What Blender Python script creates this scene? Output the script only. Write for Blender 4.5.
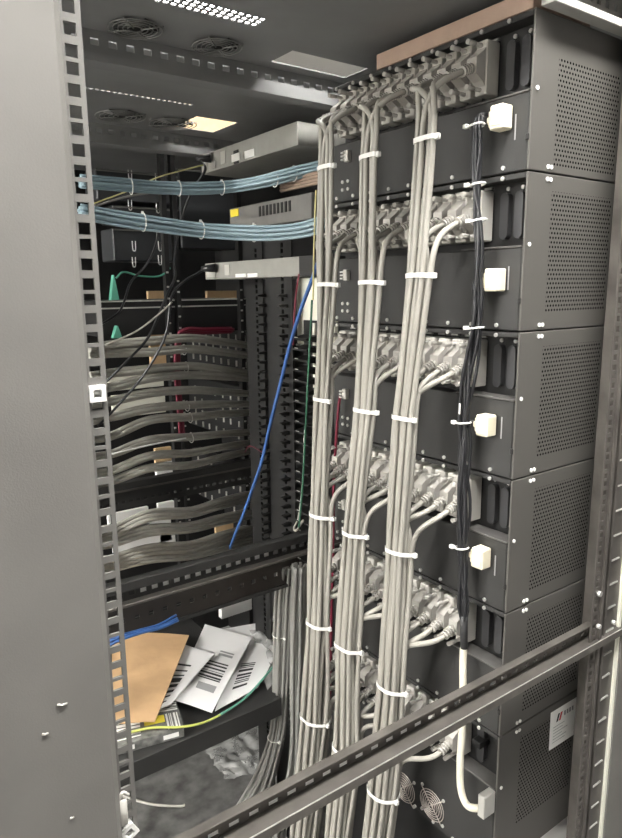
import bpy, math, random
from math import sin, cos, tan, pi, sqrt, radians, floor
from mathutils import Vector, Matrix
random.seed(7)
S = bpy.context.scene
for o in list(bpy.data.objects): bpy.data.objects.remove(o)
COL = S.collection

# ------------------------------------------------------------------ camera
CZ = 1.50                                   # eye height; floor is z = 0
FPX, YAW, PITCH, ROLL = 663.68, 0.626777, 0.19509, -0.010525
FW = Vector((sin(YAW)*cos(PITCH), cos(YAW)*cos(PITCH), -sin(PITCH)))
R0 = Vector((cos(YAW), -sin(YAW), 0)); U0 = R0.cross(FW)
RT = R0*cos(ROLL) + U0*sin(ROLL); UP = -R0*sin(ROLL) + U0*cos(ROLL)
EYE = Vector((0, 0, CZ))
cam_d = bpy.data.cameras.new('camera'); cam = bpy.data.objects.new('camera', cam_d); COL.objects.link(cam)
cam_d.sensor_fit = 'VERTICAL'; cam_d.sensor_height = 36; cam_d.lens = FPX/838*36
cam_d.clip_start = 0.02
m = Matrix.Identity(4)
for i, v in enumerate((RT, UP, -FW)):
    for j in range(3): m[j][i] = v[j]
m.translation = EYE; cam.matrix_world = m
S.camera = cam
def ray(x, y): return FW + RT*((x-311)/FPX) - UP*((y-419)/FPX)
def onx(x, y, X): d = ray(x, y); return EYE + d*(X/d.x)
def ony(x, y, Y): d = ray(x, y); return EYE + d*(Y/d.y)
def onz(x, y, Z): d = ray(x, y); return EYE + d*((Z-CZ)/d.z)

# ------------------------------------------------------------------ world, exposure
w = bpy.data.worlds.new('room_light'); S.world = w; w.use_nodes = True
w.node_tree.nodes['Background'].inputs[0].default_value = (1.0, 0.99, 0.97, 1)
w.node_tree.nodes['Background'].inputs[1].default_value = 0.13
S.view_settings.view_transform = 'Standard'; S.view_settings.look = 'None'
S.view_settings.exposure = 0.86; S.view_settings.gamma = 1; S.view_settings.use_curve_mapping = False
LAMP_STRENGTH = 14.0

# ------------------------------------------------------------------ materials
MATS = {}
def mat(name, col, rough=0.5, metal=0.0, noise=0.0, nscale=40, bump=0.0, bscale=300, spec=0.5, emit=0, alpha=1, trans=0, rvar=0.0):
    if name in MATS: return MATS[name]
    M = bpy.data.materials.new(name); M.use_nodes = True
    nt = M.node_tree; p = nt.nodes['Principled BSDF']
    p.inputs['Base Color'].default_value = (*col, 1); p.inputs['Roughness'].default_value = rough
    p.inputs['Metallic'].default_value = metal; p.inputs['Specular IOR Level'].default_value = spec
    p.inputs['Alpha'].default_value = alpha; p.inputs['Transmission Weight'].default_value = trans
    if emit:
        p.inputs['Emission Color'].default_value = (*col, 1); p.inputs['Emission Strength'].default_value = emit
    tc = nt.nodes.new('ShaderNodeTexCoord')
    if noise or rvar:
        n = nt.nodes.new('ShaderNodeTexNoise'); n.inputs['Scale'].default_value = nscale; n.inputs['Detail'].default_value = 6
        nt.links.new(tc.outputs['Object'], n.inputs['Vector'])
        if noise:
            r = nt.nodes.new('ShaderNodeValToRGB')
            r.color_ramp.elements[0].position = 0.3; r.color_ramp.elements[1].position = 0.7
            r.color_ramp.elements[0].color = (*[max(0, c*(1-noise)) for c in col], 1)
            r.color_ramp.elements[1].color = (*[min(1, c*(1+noise)) for c in col], 1)
            nt.links.new(n.outputs['Fac'], r.inputs[0]); nt.links.new(r.outputs[0], p.inputs['Base Color'])
        if rvar:
            mr = nt.nodes.new('ShaderNodeMapRange'); mr.inputs['To Min'].default_value = max(.05, rough-rvar); mr.inputs['To Max'].default_value = rough+rvar
            nt.links.new(n.outputs['Fac'], mr.inputs[0]); nt.links.new(mr.outputs[0], p.inputs['Roughness'])
    if bump:
        b = nt.nodes.new('ShaderNodeTexNoise'); b.inputs['Scale'].default_value = bscale
        bp = nt.nodes.new('ShaderNodeBump'); bp.inputs['Strength'].default_value = bump; bp.inputs['Distance'].default_value = 0.002
        nt.links.new(tc.outputs['Object'], b.inputs['Vector']); nt.links.new(b.outputs['Fac'], bp.inputs['Height'])
        nt.links.new(bp.outputs[0], p.inputs['Normal'])
    MATS[name] = M
    return M
BLACK = mat('black powder coat', (0.029, 0.0285, 0.0275), 0.55, noise=0.12, nscale=25, bump=0.15, bscale=900, rvar=0.08)
BLACK2 = mat('black satin panel', (0.011, 0.0108, 0.0108), 0.5, noise=0.15, nscale=12)
ROOFM = mat('dark grey roof sheet', (0.24, 0.24, 0.24), 0.6, noise=0.1, nscale=8)
GREYPOST = mat('grey painted steel', (0.165, 0.158, 0.147), 0.42, noise=0.10, nscale=9, bump=0.08, bscale=700, rvar=0.08)
RAILM = mat('worn dark bronze steel', (0.115, 0.105, 0.095), 0.38, metal=0.35, noise=0.25, nscale=22, rvar=0.1)
SIDE = None
LIGHTFR = mat('pale grey frame paint', (0.46, 0.45, 0.42), 0.5, noise=0.06)
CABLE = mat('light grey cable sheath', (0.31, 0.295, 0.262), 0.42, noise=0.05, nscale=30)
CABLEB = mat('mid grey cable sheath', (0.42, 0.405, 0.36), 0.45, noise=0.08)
CABLED = mat('dark and shaded grey cable sheath', (0.24, 0.235, 0.22), 0.45, noise=0.08)  # shade on the far bundles is put into this darker grey
HOOD = mat('pale grey moulded plastic', (0.42, 0.40, 0.37), 0.5, noise=0.05)
FLANGE = mat('off white plastic side', (0.54, 0.52, 0.48), 0.45, noise=0.03)
TIE = mat('white nylon', (0.80, 0.79, 0.76), 0.35)
CREAM = mat('cream plastic', (0.78, 0.72, 0.55), 0.45, noise=0.04)
CREAMC = mat('cream cable', (0.74, 0.70, 0.58), 0.4)
WIREB = mat('black cable', (0.022, 0.022, 0.024), 0.28)
STEEL = mat('bright zinc steel', (0.78, 0.77, 0.74), 0.3, metal=0.7)
DOT = mat('white stud paint', (0.85, 0.84, 0.8), 0.4)
BLUE = mat('pale blue cable', (0.27, 0.37, 0.42), 0.45, noise=0.08)
BLUED = mat('strong blue cable', (0.05, 0.13, 0.36), 0.4)
GREYDEV = mat('grey powder coat device', (0.30, 0.295, 0.27), 0.55, noise=0.05)
GREYDEV2 = mat('dark grey device', (0.16, 0.155, 0.145), 0.55, noise=0.08)
WHITE = mat('white label paper', (0.90, 0.89, 0.86), 0.7)
OFFWHITE = mat('cream white and bright gap', (0.84, 0.83, 0.72), 0.6)
TAN = mat('tan bright gap', (0.62, 0.43, 0.24), 0.75, noise=0.06)
WARMLIT = mat('warm lit pinkish brown', (0.50, 0.36, 0.28), 0.6, noise=0.06)  # warm light on the top frame is put into this tan
KRAFT = mat('kraft paper', (0.56, 0.36, 0.19), 0.8, noise=0.10, nscale=14, bump=0.3, bscale=60)
PAPER = mat('white paper', (0.80, 0.79, 0.78), 0.7, noise=0.03, nscale=10, bump=0.25, bscale=25)
INK = mat('black ink', (0.03, 0.03, 0.03), 0.7)
INKG = mat('grey ink', (0.30, 0.30, 0.30), 0.7)
REDINK = mat('red ink', (0.55, 0.05, 0.06), 0.7)
RED = mat('dark red cable', (0.17, 0.015, 0.035), 0.4)
YEL = mat('yellow plastic', (0.85, 0.70, 0.06), 0.5)
YELW = mat('pale yellow wire', (0.60, 0.55, 0.25), 0.45)
GREEN = mat('teal green plastic', (0.10, 0.34, 0.25), 0.45)
FLOORM = mat('speckled grey floor', (0.12, 0.118, 0.112), 0.55, noise=0.55, nscale=18, bump=0.2, bscale=80)
CEILM = mat('white ceiling', (0.80, 0.79, 0.77), 0.8)
WALLM = mat('pale wall', (0.70, 0.69, 0.66), 0.8, noise=0.03, nscale=4)
PLASTIC = mat('clear crumpled plastic', (0.60, 0.60, 0.58), 0.22, noise=0.35, nscale=25, bump=0.9, bscale=35, alpha=0.42)
BROWNC = mat('brown ribbon cable', (0.30, 0.22, 0.17), 0.6, noise=0.2)

def perforated_material(ztop=-.024):
    M = bpy.data.materials.new('perforated brown black steel'); M.use_nodes = True
    nt = M.node_tree; p = nt.nodes['Principled BSDF']; L = nt.links
    p.inputs['Roughness'].default_value = 0.45
    tc = nt.nodes.new('ShaderNodeTexCoord'); sx = nt.nodes.new('ShaderNodeSeparateXYZ'); L.new(tc.outputs['Object'], sx.inputs[0])
    def mth(op, a, b=None):
        n = nt.nodes.new('ShaderNodeMath'); n.operation = op
        for i, v in enumerate((a, b)):
            if v is None: continue
            if isinstance(v, (int, float)): n.inputs[i].default_value = v
            else: L.new(v, n.inputs[i])
        return n.outputs[0]
    P = 0.0066
    row = mth('DIVIDE', sx.outputs['Z'], P)
    rowi = mth('FLOOR', row); rf = mth('SUBTRACT', mth('FRACT', row), 0.5)
    odd = mth('MULTIPLY', mth('FLOORED_MODULO', rowi, 2.0), 0.5)
    colx = mth('ADD', mth('DIVIDE', sx.outputs['X'], 0.0070), odd)
    cf = mth('SUBTRACT', mth('FRACT', colx), 0.5)
    d = mth('SQRT', mth('ADD', mth('MULTIPLY', rf, rf), mth('MULTIPLY', cf, cf)))
    hole = mth('LESS_THAN', d, 0.275)
    def band(v, a, b): return mth('MULTIPLY', mth('GREATER_THAN', v, a), mth('LESS_THAN', v, b))
    mask = mth('MULTIPLY', hole, mth('MULTIPLY', band(sx.outputs['X'], 0.057, 0.215), band(sx.outputs['Z'], -0.198, ztop)))
    mx = nt.nodes.new('ShaderNodeMix'); mx.data_type = 'RGBA'
    mx.inputs[6].default_value = (0.088, 0.083, 0.076, 1); mx.inputs[7].default_value = (0.006, 0.006, 0.006, 1)
    L.new(mask, mx.inputs[0]); L.new(mx.outputs[2], p.inputs['Base Color'])
    L.new(mth('MULTIPLY', mth('SUBTRACT', 1.0, mask), 0.5), p.inputs['Specular IOR Level'])
    bp = nt.nodes.new('ShaderNodeBump'); bp.inputs['Strength'].default_value = 0.6; bp.inputs['Distance'].default_value = 0.001
    L.new(mth('SUBTRACT', 1.0, mask), bp.inputs['Height']); L.new(bp.outputs[0], p.inputs['Normal'])
    return M
SIDE = perforated_material(); SIDE_TOP = perforated_material(-.052)
SIDEPLAIN = mat('brown black steel', (0.075, 0.069, 0.062), 0.45, noise=0.08, nscale=12)

# ------------------------------------------------------------------ mesh helpers
class MB:
    def __init__(s): s.v = []; s.f = []; s.smooth = False
    def box(s, a, b, ch=0.0):
        x0, x1 = sorted((a[0], b[0])); y0, y1 = sorted((a[1], b[1])); z0, z1 = sorted((a[2], b[2]))
        n = len(s.v)
        if ch <= 0:
            s.v += [(x0,y0,z0),(x1,y0,z0),(x1,y1,z0),(x0,y1,z0),(x0,y0,z1),(x1,y0,z1),(x1,y1,z1),(x0,y1,z1)]
            s.f += [tuple(n+i for i in q) for q in ((0,3,2,1),(4,5,6,7),(0,1,5,4),(1,2,6,5),(2,3,7,6),(3,0,4,7))]
            return s
        c = min(ch, (x1-x0)*.49, (y1-y0)*.49, (z1-z0)*.49)      # chamfered box: 24 vertices
        idx = {}
        for ix in (0,1):
            for iy in (0,1):
                for iz in (0,1):
                    X, Y, Z = (x0,x1)[ix], (y0,y1)[iy], (z0,z1)[iz]
                    dx, dy, dz = (c,-c)[ix], (c,-c)[iy], (c,-c)[iz]
                    for ax, p in (('x',(X,Y+dy,Z+dz)),('y',(X+dx,Y,Z+dz)),('z',(X+dx,Y+dy,Z))):
                        idx[ix,iy,iz,ax] = len(s.v); s.v.append(p)
        g = lambda *k: idx[k]
        for e in (0,1):
            q = [g(e,0,0,'x'),g(e,1,0,'x'),g(e,1,1,'x'),g(e,0,1,'x')]; s.f.append(tuple(q if e else q[::-1]))
            q = [g(0,e,0,'y'),g(1,e,0,'y'),g(1,e,1,'y'),g(0,e,1,'y')]; s.f.append(tuple(q[::-1] if e else q))
            q = [g(0,0,e,'z'),g(1,0,e,'z'),g(1,1,e,'z'),g(0,1,e,'z')]; s.f.append(tuple(q if e else q[::-1]))
        for i in (0,1):
            for j in (0,1):
                s.f.append((g(i,j,0,'x'),g(i,j,1,'x'),g(i,j,1,'y'),g(i,j,0,'y')))
                s.f.append((g(i,0,j,'x'),g(i,1,j,'x'),g(i,1,j,'z'),g(i,0,j,'z')))
                s.f.append((g(0,i,j,'y'),g(1,i,j,'y'),g(1,i,j,'z'),g(0,i,j,'z')))
                for k in (0,1): s.f.append((g(i,j,k,'x'),g(i,j,k,'y'),g(i,j,k,'z')))
        return s
    def tube(s, pts, r, n=8, cap=True):
        pts = [Vector(p) for p in pts]; rr = r if callable(r) else (lambda t: r)
        k = len(pts); base = len(s.v)
        t0 = (pts[1]-pts[0]).normalized()
        a = Vector((0,0,1)) if abs(t0.z) < .9 else Vector((1,0,0))
        u = t0.cross(a).normalized()
        for i, p in enumerate(pts):
            t = (pts[min(i+1,k-1)]-pts[max(i-1,0)]).normalized()
            u = (u - t*u.dot(t)).normalized(); v = t.cross(u)
            for j in range(n):
                an = 2*pi*j/n; q = p + (u*cos(an)+v*sin(an))*rr(i/(k-1)); s.v.append(tuple(q))
        for i in range(k-1):
            for j in range(n):
                a0 = base+i*n+j; a1 = base+i*n+(j+1)%n
                s.f.append((a0, a1, a1+n, a0+n))
        if cap:
            s.f.append(tuple(base+j for j in range(n))[::-1]); s.f.append(tuple(base+(k-1)*n+j for j in range(n)))
        s.smooth = True
        return s
    def prism(s, poly, ax, a, b):       # poly in the two other axes, extruded along ax from a to b
        n = len(poly); base = len(s.v)
        for h in (a, b):
            for (p, q) in poly:
                s.v.append({'x':(h,p,q),'y':(p,h,q),'z':(p,q,h)}[ax])
        s.f.append(tuple(base+i for i in range(n))[::-1]); s.f.append(tuple(base+n+i for i in range(n)))
        for i in range(n): s.f.append((base+i, base+(i+1)%n, base+n+(i+1)%n, base+n+i))
        return s
    def plate(s, us, vs, solid, P, T):  # plate with holes: grid lines us, vs; solid(i,j); P(u,v)->point; T thickness vector
        nu, nv = len(us), len(vs); T = Vector(T); vid = {}
        def V(i, j, k):
            if (i,j,k) not in vid:
                vid[i,j,k] = len(s.v); p = Vector(P(us[i], vs[j])) + (T if k else Vector((0,0,0))); s.v.append(tuple(p))
            return vid[i,j,k]
        ok = lambda i, j: 0 <= i < nu-1 and 0 <= j < nv-1 and solid(i, j)
        for i in range(nu-1):
            for j in range(nv-1):
                if not ok(i,j): continue
                s.f.append((V(i,j,0),V(i+1,j,0),V(i+1,j+1,0),V(i,j+1,0))); s.f.append((V(i,j+1,1),V(i+1,j+1,1),V(i+1,j,1),V(i,j,1)))
                for (di,dj,a,b) in ((-1,0,(i,j),(i,j+1)),(1,0,(i+1,j+1),(i+1,j)),(0,-1,(i+1,j),(i,j)),(0,1,(i,j+1),(i+1,j+1))):
                    if not ok(i+di,j+dj): s.f.append((V(*a,0),V(*b,0),V(*b,1),V(*a,1)))
        return s
    def mesh(s, name, material):
        me = bpy.data.meshes.new(name); me.from_pydata(s.v, [], s.f); me.update()
        import bmesh
        bm = bmesh.new(); bm.from_mesh(me); bmesh.ops.recalc_face_normals(bm, faces=bm.faces); bm.to_mesh(me); bm.free()
        me.materials.append(material)
        if s.smooth:
            for p in me.polygons: p.use_smooth = len(p.vertices) <= 4
        return me
    def build(s, name, material, parent=None):
        if parent is not None:
            off = wloc(parent); s.v = [(x-off.x, y-off.y, z-off.z) for x, y, z in s.v]
        return link(name, s.mesh(name, material), parent)
def wloc(o):
    v = Vector((0,0,0))
    while o is not None: v += Vector(o.location); o = o.parent
    return v
def link(name, me, parent=None, loc=None):
    o = bpy.data.objects.new(name, me); COL.objects.link(o)
    if parent is not None: o.parent = parent
    if loc is not None: o.location = Vector(loc) - (wloc(parent) if parent is not None else Vector((0,0,0)))
    return o
def tag(o, label, cat, group=None, kind=None):
    o['label'] = label; o['category'] = cat
    if group: o['group'] = group
    if kind: o['kind'] = kind
    return o
def thing(name, loc, label, cat, group=None):
    e = link(name, None); e.location = loc; e.empty_display_size = .02
    return tag(e, label, cat, group)
def struct(o): o['kind'] = 'structure'; return o
def bez(p0, p1, p2, p3, n):
    return [p0*(1-t)**3 + p1*3*t*(1-t)**2 + p2*3*t*t*(1-t) + p3*t**3 for t in [i/n for i in range(n+1)]]
def spline(pts, n=10):
    pts = [Vector(p) for p in pts]; out = []
    q = [pts[0]*2-pts[1]] + pts + [pts[-1]*2-pts[-2]]
    for i in range(1, len(q)-2):
        a, b, c, d = q[i-1], q[i], q[i+1], q[i+2]
        for k in range(n):
            t = k/n
            out.append(0.5*((2*b)+(c-a)*t+(2*a-5*b+4*c-d)*t*t+(3*b-a-3*c+d)*t**3))
    out.append(pts[-1]); return out
def Z(r): return CZ + r                     # height given relative to the eye
ORD = ['top', 'second', 'third', 'fourth', 'fifth', 'sixth', 'seventh', 'eighth', 'ninth', 'tenth', 'eleventh', 'twelfth']

# ------------------------------------------------------------------ room
o = MB().box((-4,-4,-0.1),(4.5,6.5,0)).build('floor', FLOORM); struct(o)
o = MB().box((-4,-4,2.62),(4.5,6.5,2.72)).build('ceiling', CEILM); struct(o)
o = MB().box((-4,6.4,0),(4.5,6.5,2.62)).build('wall_far', WALLM); struct(o)
o = MB().box((4.4,-4,0),(4.5,6.4,2.62)).build('wall_right', WALLM); struct(o)
o = MB().box((-4,-4,0),(-3.9,6.4,2.62)).build('bounce_wall_left', WALLM); struct(o)  # unseen wall added to bounce lamp light onto the plugs
def ceiling_lamp(x, y, lx, ly, k, label):
    t = thing('ceiling_lamp', (x,y,2.56), label, 'lamp', 'ceiling lamps')
    us = [x-lx/2-.03, x-lx/2, x+lx/2, x+lx/2+.03]; vs = [y-ly/2-.03, y-ly/2, y+ly/2, y+ly/2+.03]
    MB().plate(us, vs, lambda i, j: not (i == 1 and j == 1), lambda u, v: (u,v,2.555), (0,0,.064)).build('frame', LIGHTFR, t)
    MB().box((x-lx/2,y-ly/2,2.570),(x+lx/2,y+ly/2,2.59)).build('diffuser', mat('lamp diffuser %.2f' % k, (1.0, 0.985, 0.95), 0.5, emit=LAMP_STRENGTH*k), t)
LAMPS = [(0.45,0.20,1.6,.22,3.4,'ceiling lamp just above the viewer'),(-3.2,1.3,.4,3.4,5.0,'long row of ceiling lamps added by the left wall for bounce light'),  # lamp row added close to the left wall for soft bounce light
         (2.3,1.2,.3,1.3,1.0,'ceiling lamp over the aisle behind the racks'),(0.6,-2.2,1.4,.4,0.5,'ceiling lamp well behind the viewer'),
         (1.4,2.7,.5,.9,1.0,'ceiling lamp seen through the first roof slots'),(0.95,1.3,.3,.9,1.0,'ceiling lamp added above the rack roofs to light the box'),(1.8,4.1,.6,.9,1.0,'ceiling lamp seen through the second roof slots')]  # middle lamp added to light the box on the far roof
for x, y, lx, ly, k, l in LAMPS: ceiling_lamp(x, y, lx, ly, k, l)

# ------------------------------------------------------------------ racks
Y1, Y2, Y3 = 0.5627, 1.165, 1.765            # side planes of the racks
XP, XB = 0.183, 1.0                          # front and back uprights
TOP = Z(.41)
def hole_rows(z0, z1, phase=0.0):            # centres of the three holes per unit
    out = []; U = .04445; k = floor((z0-phase)/U)
    while k*U+phase < z1:
        for d in (0, .015875, .03175):
            z = k*U+phase+d
            if z0+.012 < z < z1-.012: out.append(z)
        k += 1
    return out
def holed_upright(x0, x1, h0, h1, y, z0, z1, hs=.0095, T=(0,.002,0), phase=0.0, along='x'):
    zs = [z0]
    for z in hole_rows(z0, z1, phase): zs += [z-hs/2, z+hs/2]
    zs.append(z1); us = [x0, h0, h1, x1]
    P = (lambda u, v: (u, y, v)) if along == 'x' else (lambda u, v: (y, u, v))
    return MB().plate(us, zs, lambda i, j: not (i == 1 and j % 2 == 1), P, T)
def rail_holes(x0, x1, y, z0, z1, hz0, hz1, pitch, hw, T):
    us = [x0]; x = x0+.03
    while x+hw < x1-.02: us += [x, x+hw]; x += pitch
    us.append(x1); vs = [z0, hz0, hz1, z1]
    return MB().plate(us, vs, lambda i, j: not (i % 2 == 1 and j == 1), lambda u, v: (u, y, v), T)

# rack 1, whose open side we look through
r1 = thing('server_rack', (XP, Y1, 0), 'nearest open rack frame with wide grey front post and slanting bronze rail', 'rack')
PH = Z(.0089*Y1) - .0                        # a notched hole sits here
front = MB()
front.box((-.02, Y1-.012, .02), (.1725, Y1+.05, TOP+.25), .006)
front.build('front_column', GREYPOST, r1)
holed_upright(.1725, .1905, .1765, .1862, Y1, .02, TOP+.25, .0095, (0,.0025,0), PH).build('holed_strip', mat('darker grey steel', (.15,.145,.135), .45, noise=.08, nscale=9), r1)
# cage nuts on the front strip
def cage_nut(z, x=.1813, dy=-.003, tilt=0):
    mb = MB(); a, b = .0072, .0035
    mb.plate([-a,-b,b,a], [-a,-b,b,a], lambda i, j: not (i == 1 and j == 1), lambda u, v: (x+u*cos(tilt)-v*sin(tilt), Y1+dy, z+u*sin(tilt)+v*cos(tilt)), (0,.0045,0))
    mb.box((x-.0048, Y1+.002, z-.0048), (x+.0048, Y1+.010, z+.0048))
    return mb
for (px, py, tl, lab) in ((100,393,0,'white square cage nut clipped in grey post at mid height'),(133,829,.5,'tilted pale cage nut at the foot of the grey post')):
    p = ony(px, py, Y1); tag(cage_nut(p.z, tilt=tl).build('cage_nut', TIE), lab, 'cage nut')
p = ony(123, 808, Y1)
mb = MB().box((p.x-.0055, Y1-.006, p.z-.016), (p.x+.003, Y1-.002, p.z+.014), .0015)
mb.tube(spline([(p.x-.005,Y1-.004,p.z+.013),(p.x-.001,Y1-.005,p.z+.021),(p.x+.005,Y1-.004,p.z+.015)],6), .0016, 6)
tag(mb.build('cable_clip', FLANGE), 'off white plastic clip hooked low on the grey post', 'clip')
# scuffs are bare-metal screws on the column
for (px, py, L) in ((62,703,.006),(45,733,.0035),(72,817,.002)):
    p = ony(px, py, Y1-.012); link('scuff_bump', MB().tube([(0,0,0),(L*.6,-.0012,-L*.2),(L*1.4,0,-L*.35)], .0010, 6).mesh('scuff_bump', mat('bare scuff', (.42,.40,.37), .5)), r1, (p.x-L*.7, Y1-.012, p.z))
# back upright on the near side
bu = holed_upright(.990, 1.012, .9955, 1.0045, Y1, .02, TOP, .009, (0,.002,0), PH).build('holed_strip', RAILM, r1)
MB().box((1.012,Y1-.004,.02),(1.019,Y1+.03,TOP),.001).box((1.019,Y1+.004,.02),(1.030,Y1+.03,TOP)).box((1.030,Y1-.002,.02),(1.036,Y1+.03,TOP),.001).build('back_column', RAILM, r1)
MB().box((1.036,Y1+.004,.02),(1.080,Y1+.006,TOP)).build('slotted_panel', RAILM, r1)
sl = MB().box((-.013,-.001,-.0012),(.013,.001,.0012)).mesh('slot_lip', STEEL)
z = .1
while z < TOP-.1:
    link('slot_lip', sl, r1, (1.056, Y1+.003, z)); z += .0445
MB().box((1.080,Y1-.001,.02),(1.0865,Y1+.02,TOP)).build('edge_strip', OFFWHITE, r1)
MB().box((1.0865,Y1-.004,.02),(1.30,Y1+.03,TOP)).build('back_panel', GREYPOST, r1)
b = thing('round_bolt', (.992, Y1-.004, Z(-.545)), 'round bright bolt in the right upright just above the bronze rail', 'bolt')
p = ony(600, 594, Y1-.004)
b.location = (p.x, Y1-.004, p.z)
MB().tube([(p.x,Y1,p.z),(p.x,Y1-.006,p.z)], .0048, 12).build('head', STEEL, b)
# the slanting near rail: upper lip, slotted web, lower shelf, front lip
rl = MB().box((.1905,.569,Z(-.5765)),(1.30,.582,Z(-.574)),.0006).build('side_rail', RAILM, r1)
rail_holes(.1905, 1.30, .580, Z(-.601), Z(-.5765), Z(-.5985), Z(-.5915), .0265, .0135, (0,.002,0)).build('slotted_web', RAILM, rl)
MB().box((.1905,.5565,Z(-.6025)),(1.30,.582,Z(-.600)),.0006).build('rail_shelf', RAILM, rl)
MB().box((.1905,.5545,Z(-.6125)),(1.30,.5570,Z(-.5992)),.0008).build('rail_lip', mat('worn rail lip', (.15,.138,.125), .36, metal=.4, noise=.25), rl)
MB().box((.1905,.5825,Z(-.5995)),(.62,.584,Z(-.590))).build('slot_light_strip', WHITE, rl)  # white strip added for light showing through the slots
MB().box((.1905,.5542,Z(-.5995)),(1.30,.5556,Z(-.5984))).build('lip_highlight', STEEL, rl)  # bright strip added for the highlight along the lip
for (px, py) in ((598,626),(613,622)):
    p = ony(px, py, .5545); MB().tube([(p.x,.5560,p.z),(p.x,.550,p.z)], .004, 8).build('rail_bolt', STEEL, rl)
# top side rail over the chassis side
MB().box((.826,.585,Z(.366)),(1.30,.607,Z(.377)),.001).build('top_rail', LIGHTFR, r1)
rail_holes(.826, 1.30, .60, Z(.377), Z(.44), Z(.392), Z(.402), .022, .010, (0,.002,0)).build('top_rail_web', GREYPOST, r1)
# far side rail of rack 1
fr = MB().box((.19,1.150,Z(-.560)),(1.1,1.172,Z(-.541)),.0015).build('side_rail', BLACK, r1)
rail_holes(.19, 1.1, 1.165, Z(-.588), Z(-.541), Z(-.576), Z(-.562), .0235, .013, (0,.002,0)).build('slotted_web', BLACK, fr)
MB().box((.43,1.170,Z(-.578)),(.74,1.172,Z(-.560))).build('slot_light_strip', WHITE, fr)  # white strip added for the light behind the holes
MB().box((.19,1.148,Z(-.590)),(1.1,1.172,Z(-.584)),.001).build('rail_lip', RAILM, fr)
# roof sheets with hole strips, fans and beams
def roof(parent, y0, y1, sx0, sx1, sy, nrow, fans, openx=None):
    cell = .0125; gap = .0085
    us = [.195]; n = int((sx1-sx0)/cell); us += [u for k in range(n) for u in (sx0+k*cell, sx0+k*cell+gap)]
    nh = len(us)
    if openx: us += [openx[0], openx[1]]
    us.append(1.30)
    vs = [y0]
    for k in range(nrow): vs += [sy+k*cell, sy+k*cell+gap]
    nv = len(vs)
    if openx: vs += [openx[2], openx[3]]
    vs.append(y1)
    def solid(i, j):
        if i % 2 == 1 and j % 2 == 1:
            if i < nh and j < nv: return False
            if openx and i == nh and j == nv: return False
        return True
    rf = MB().plate(us, vs, solid, lambda u, v: (u, v, TOP), (0,0,.002)).build('roof_sheet', ROOFM, parent)
    for (fx, fy, fr_) in fans:
        mb = MB()
        for k in range(5):
            r = fr_*(.28+.18*k); mb.tube([(fx+r*cos(a), fy+r*sin(a), TOP-.006) for a in [2*pi*i/28 for i in range(29)]], .0011, 5, False)
        for k in range(4):
            a = pi/4+k*pi/2; mb.tube([(fx+fr_*.2*cos(a),fy+fr_*.2*sin(a),TOP-.0075),(fx+fr_*1.1*cos(a),fy+fr_*1.1*sin(a),TOP-.005)], .0014, 5)
        mb.build('fan_guard', mat('dull wire', (.30,.30,.29), .35, metal=.6), rf)
        h = MB()
        h.tube([(fx,fy,TOP-.001),(fx,fy,TOP-.004)], fr_*.3, 16); h.build('fan_hub', BLACK2, rf)
        bl = MB()
        for k in range(7):
            a = 2*pi*k/7; c_, s_ = cos(a), sin(a); n = len(bl.v)
            bl.v += [(fx+fr_*.3*c_,fy+fr_*.3*s_,TOP-.002),(fx+fr_*.9*cos(a+.25),fy+fr_*.9*sin(a+.25),TOP-.001),(fx+fr_*.9*cos(a+.75),fy+fr_*.9*sin(a+.75),TOP-.004),(fx+fr_*.3*cos(a+.6),fy+fr_*.3*sin(a+.6),TOP-.004)]
            bl.f.append((n,n+1,n+2,n+3))
        bl.build('fan_blades', BLACK2, rf)
    return rf
roof(r1, Y1+.01, Y2, .43, .625, .955, 3, [(.455,1.09,.042),(.60,1.09,.042)], (.725,.90,1.045,1.115))
r2 = thing('server_rack', (XP, Y2+.03, 0), 'second open rack holding the shelf of envelopes and three grey units', 'rack')
roof(r2, Y2+.02, Y3, .49, .75, 1.46, 1, [(.63,1.63,.058),(.765,1.63,.058)], (.79,.905,1.55,1.68))
# boundary beams under the roofs
def beam(parent, y0, y1, z0, z1, zh=None):
    us = [.19]; x = .22
    while x < 1.2: us += [x, x+.014]; x += .030
    us.append(1.25)
    bm_ = MB().plate(us, [z0, z0+(z1-z0)*.35, z0+(z1-z0)*.65, z1], lambda i, j: not (i % 2 and j == 1), lambda u, v: (u, y0, v), (0,.002,0)).build('roof_beam', ROOFM, parent)
    MB().box((.19,y0-.004,z0-.012),(1.25,y1,z0)).build('beam_flange', ROOFM, bm_)
beam(r1, 1.145, 1.18, Z(.375), TOP)
beam(r2, 1.745, 1.79, Z(.375), TOP)
# rack 2 near rail and lower band
nr = rail_holes(.19, 1.1, 1.20, Z(-.672), Z(-.606), Z(-.648), Z(-.638), .030, .010, (0,.003,0)).build('side_rail', mat('brown tinted black steel', (.05,.042,.037), .5, noise=.1), r2)
MB().box((.19,1.196,Z(-.680)),(1.1,1.22,Z(-.672))).build('rail_lip', BLACK, nr)
fr2 = MB().box((.19,1.745,Z(-.548)),(1.15,1.770,Z(-.528))).build('side_rail', BLACK, r2)
rail_holes(.19, 1.15, 1.765, Z(-.608), Z(-.548), Z(-.592), Z(-.585), .022, .012, (0,.002,0)).build('slotted_web', BLACK, fr2)
MB().box((.19,1.742,Z(-.552)),(1.15,1.746,Z(-.547))).build('rail_lip', RAILM, fr2)
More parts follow.
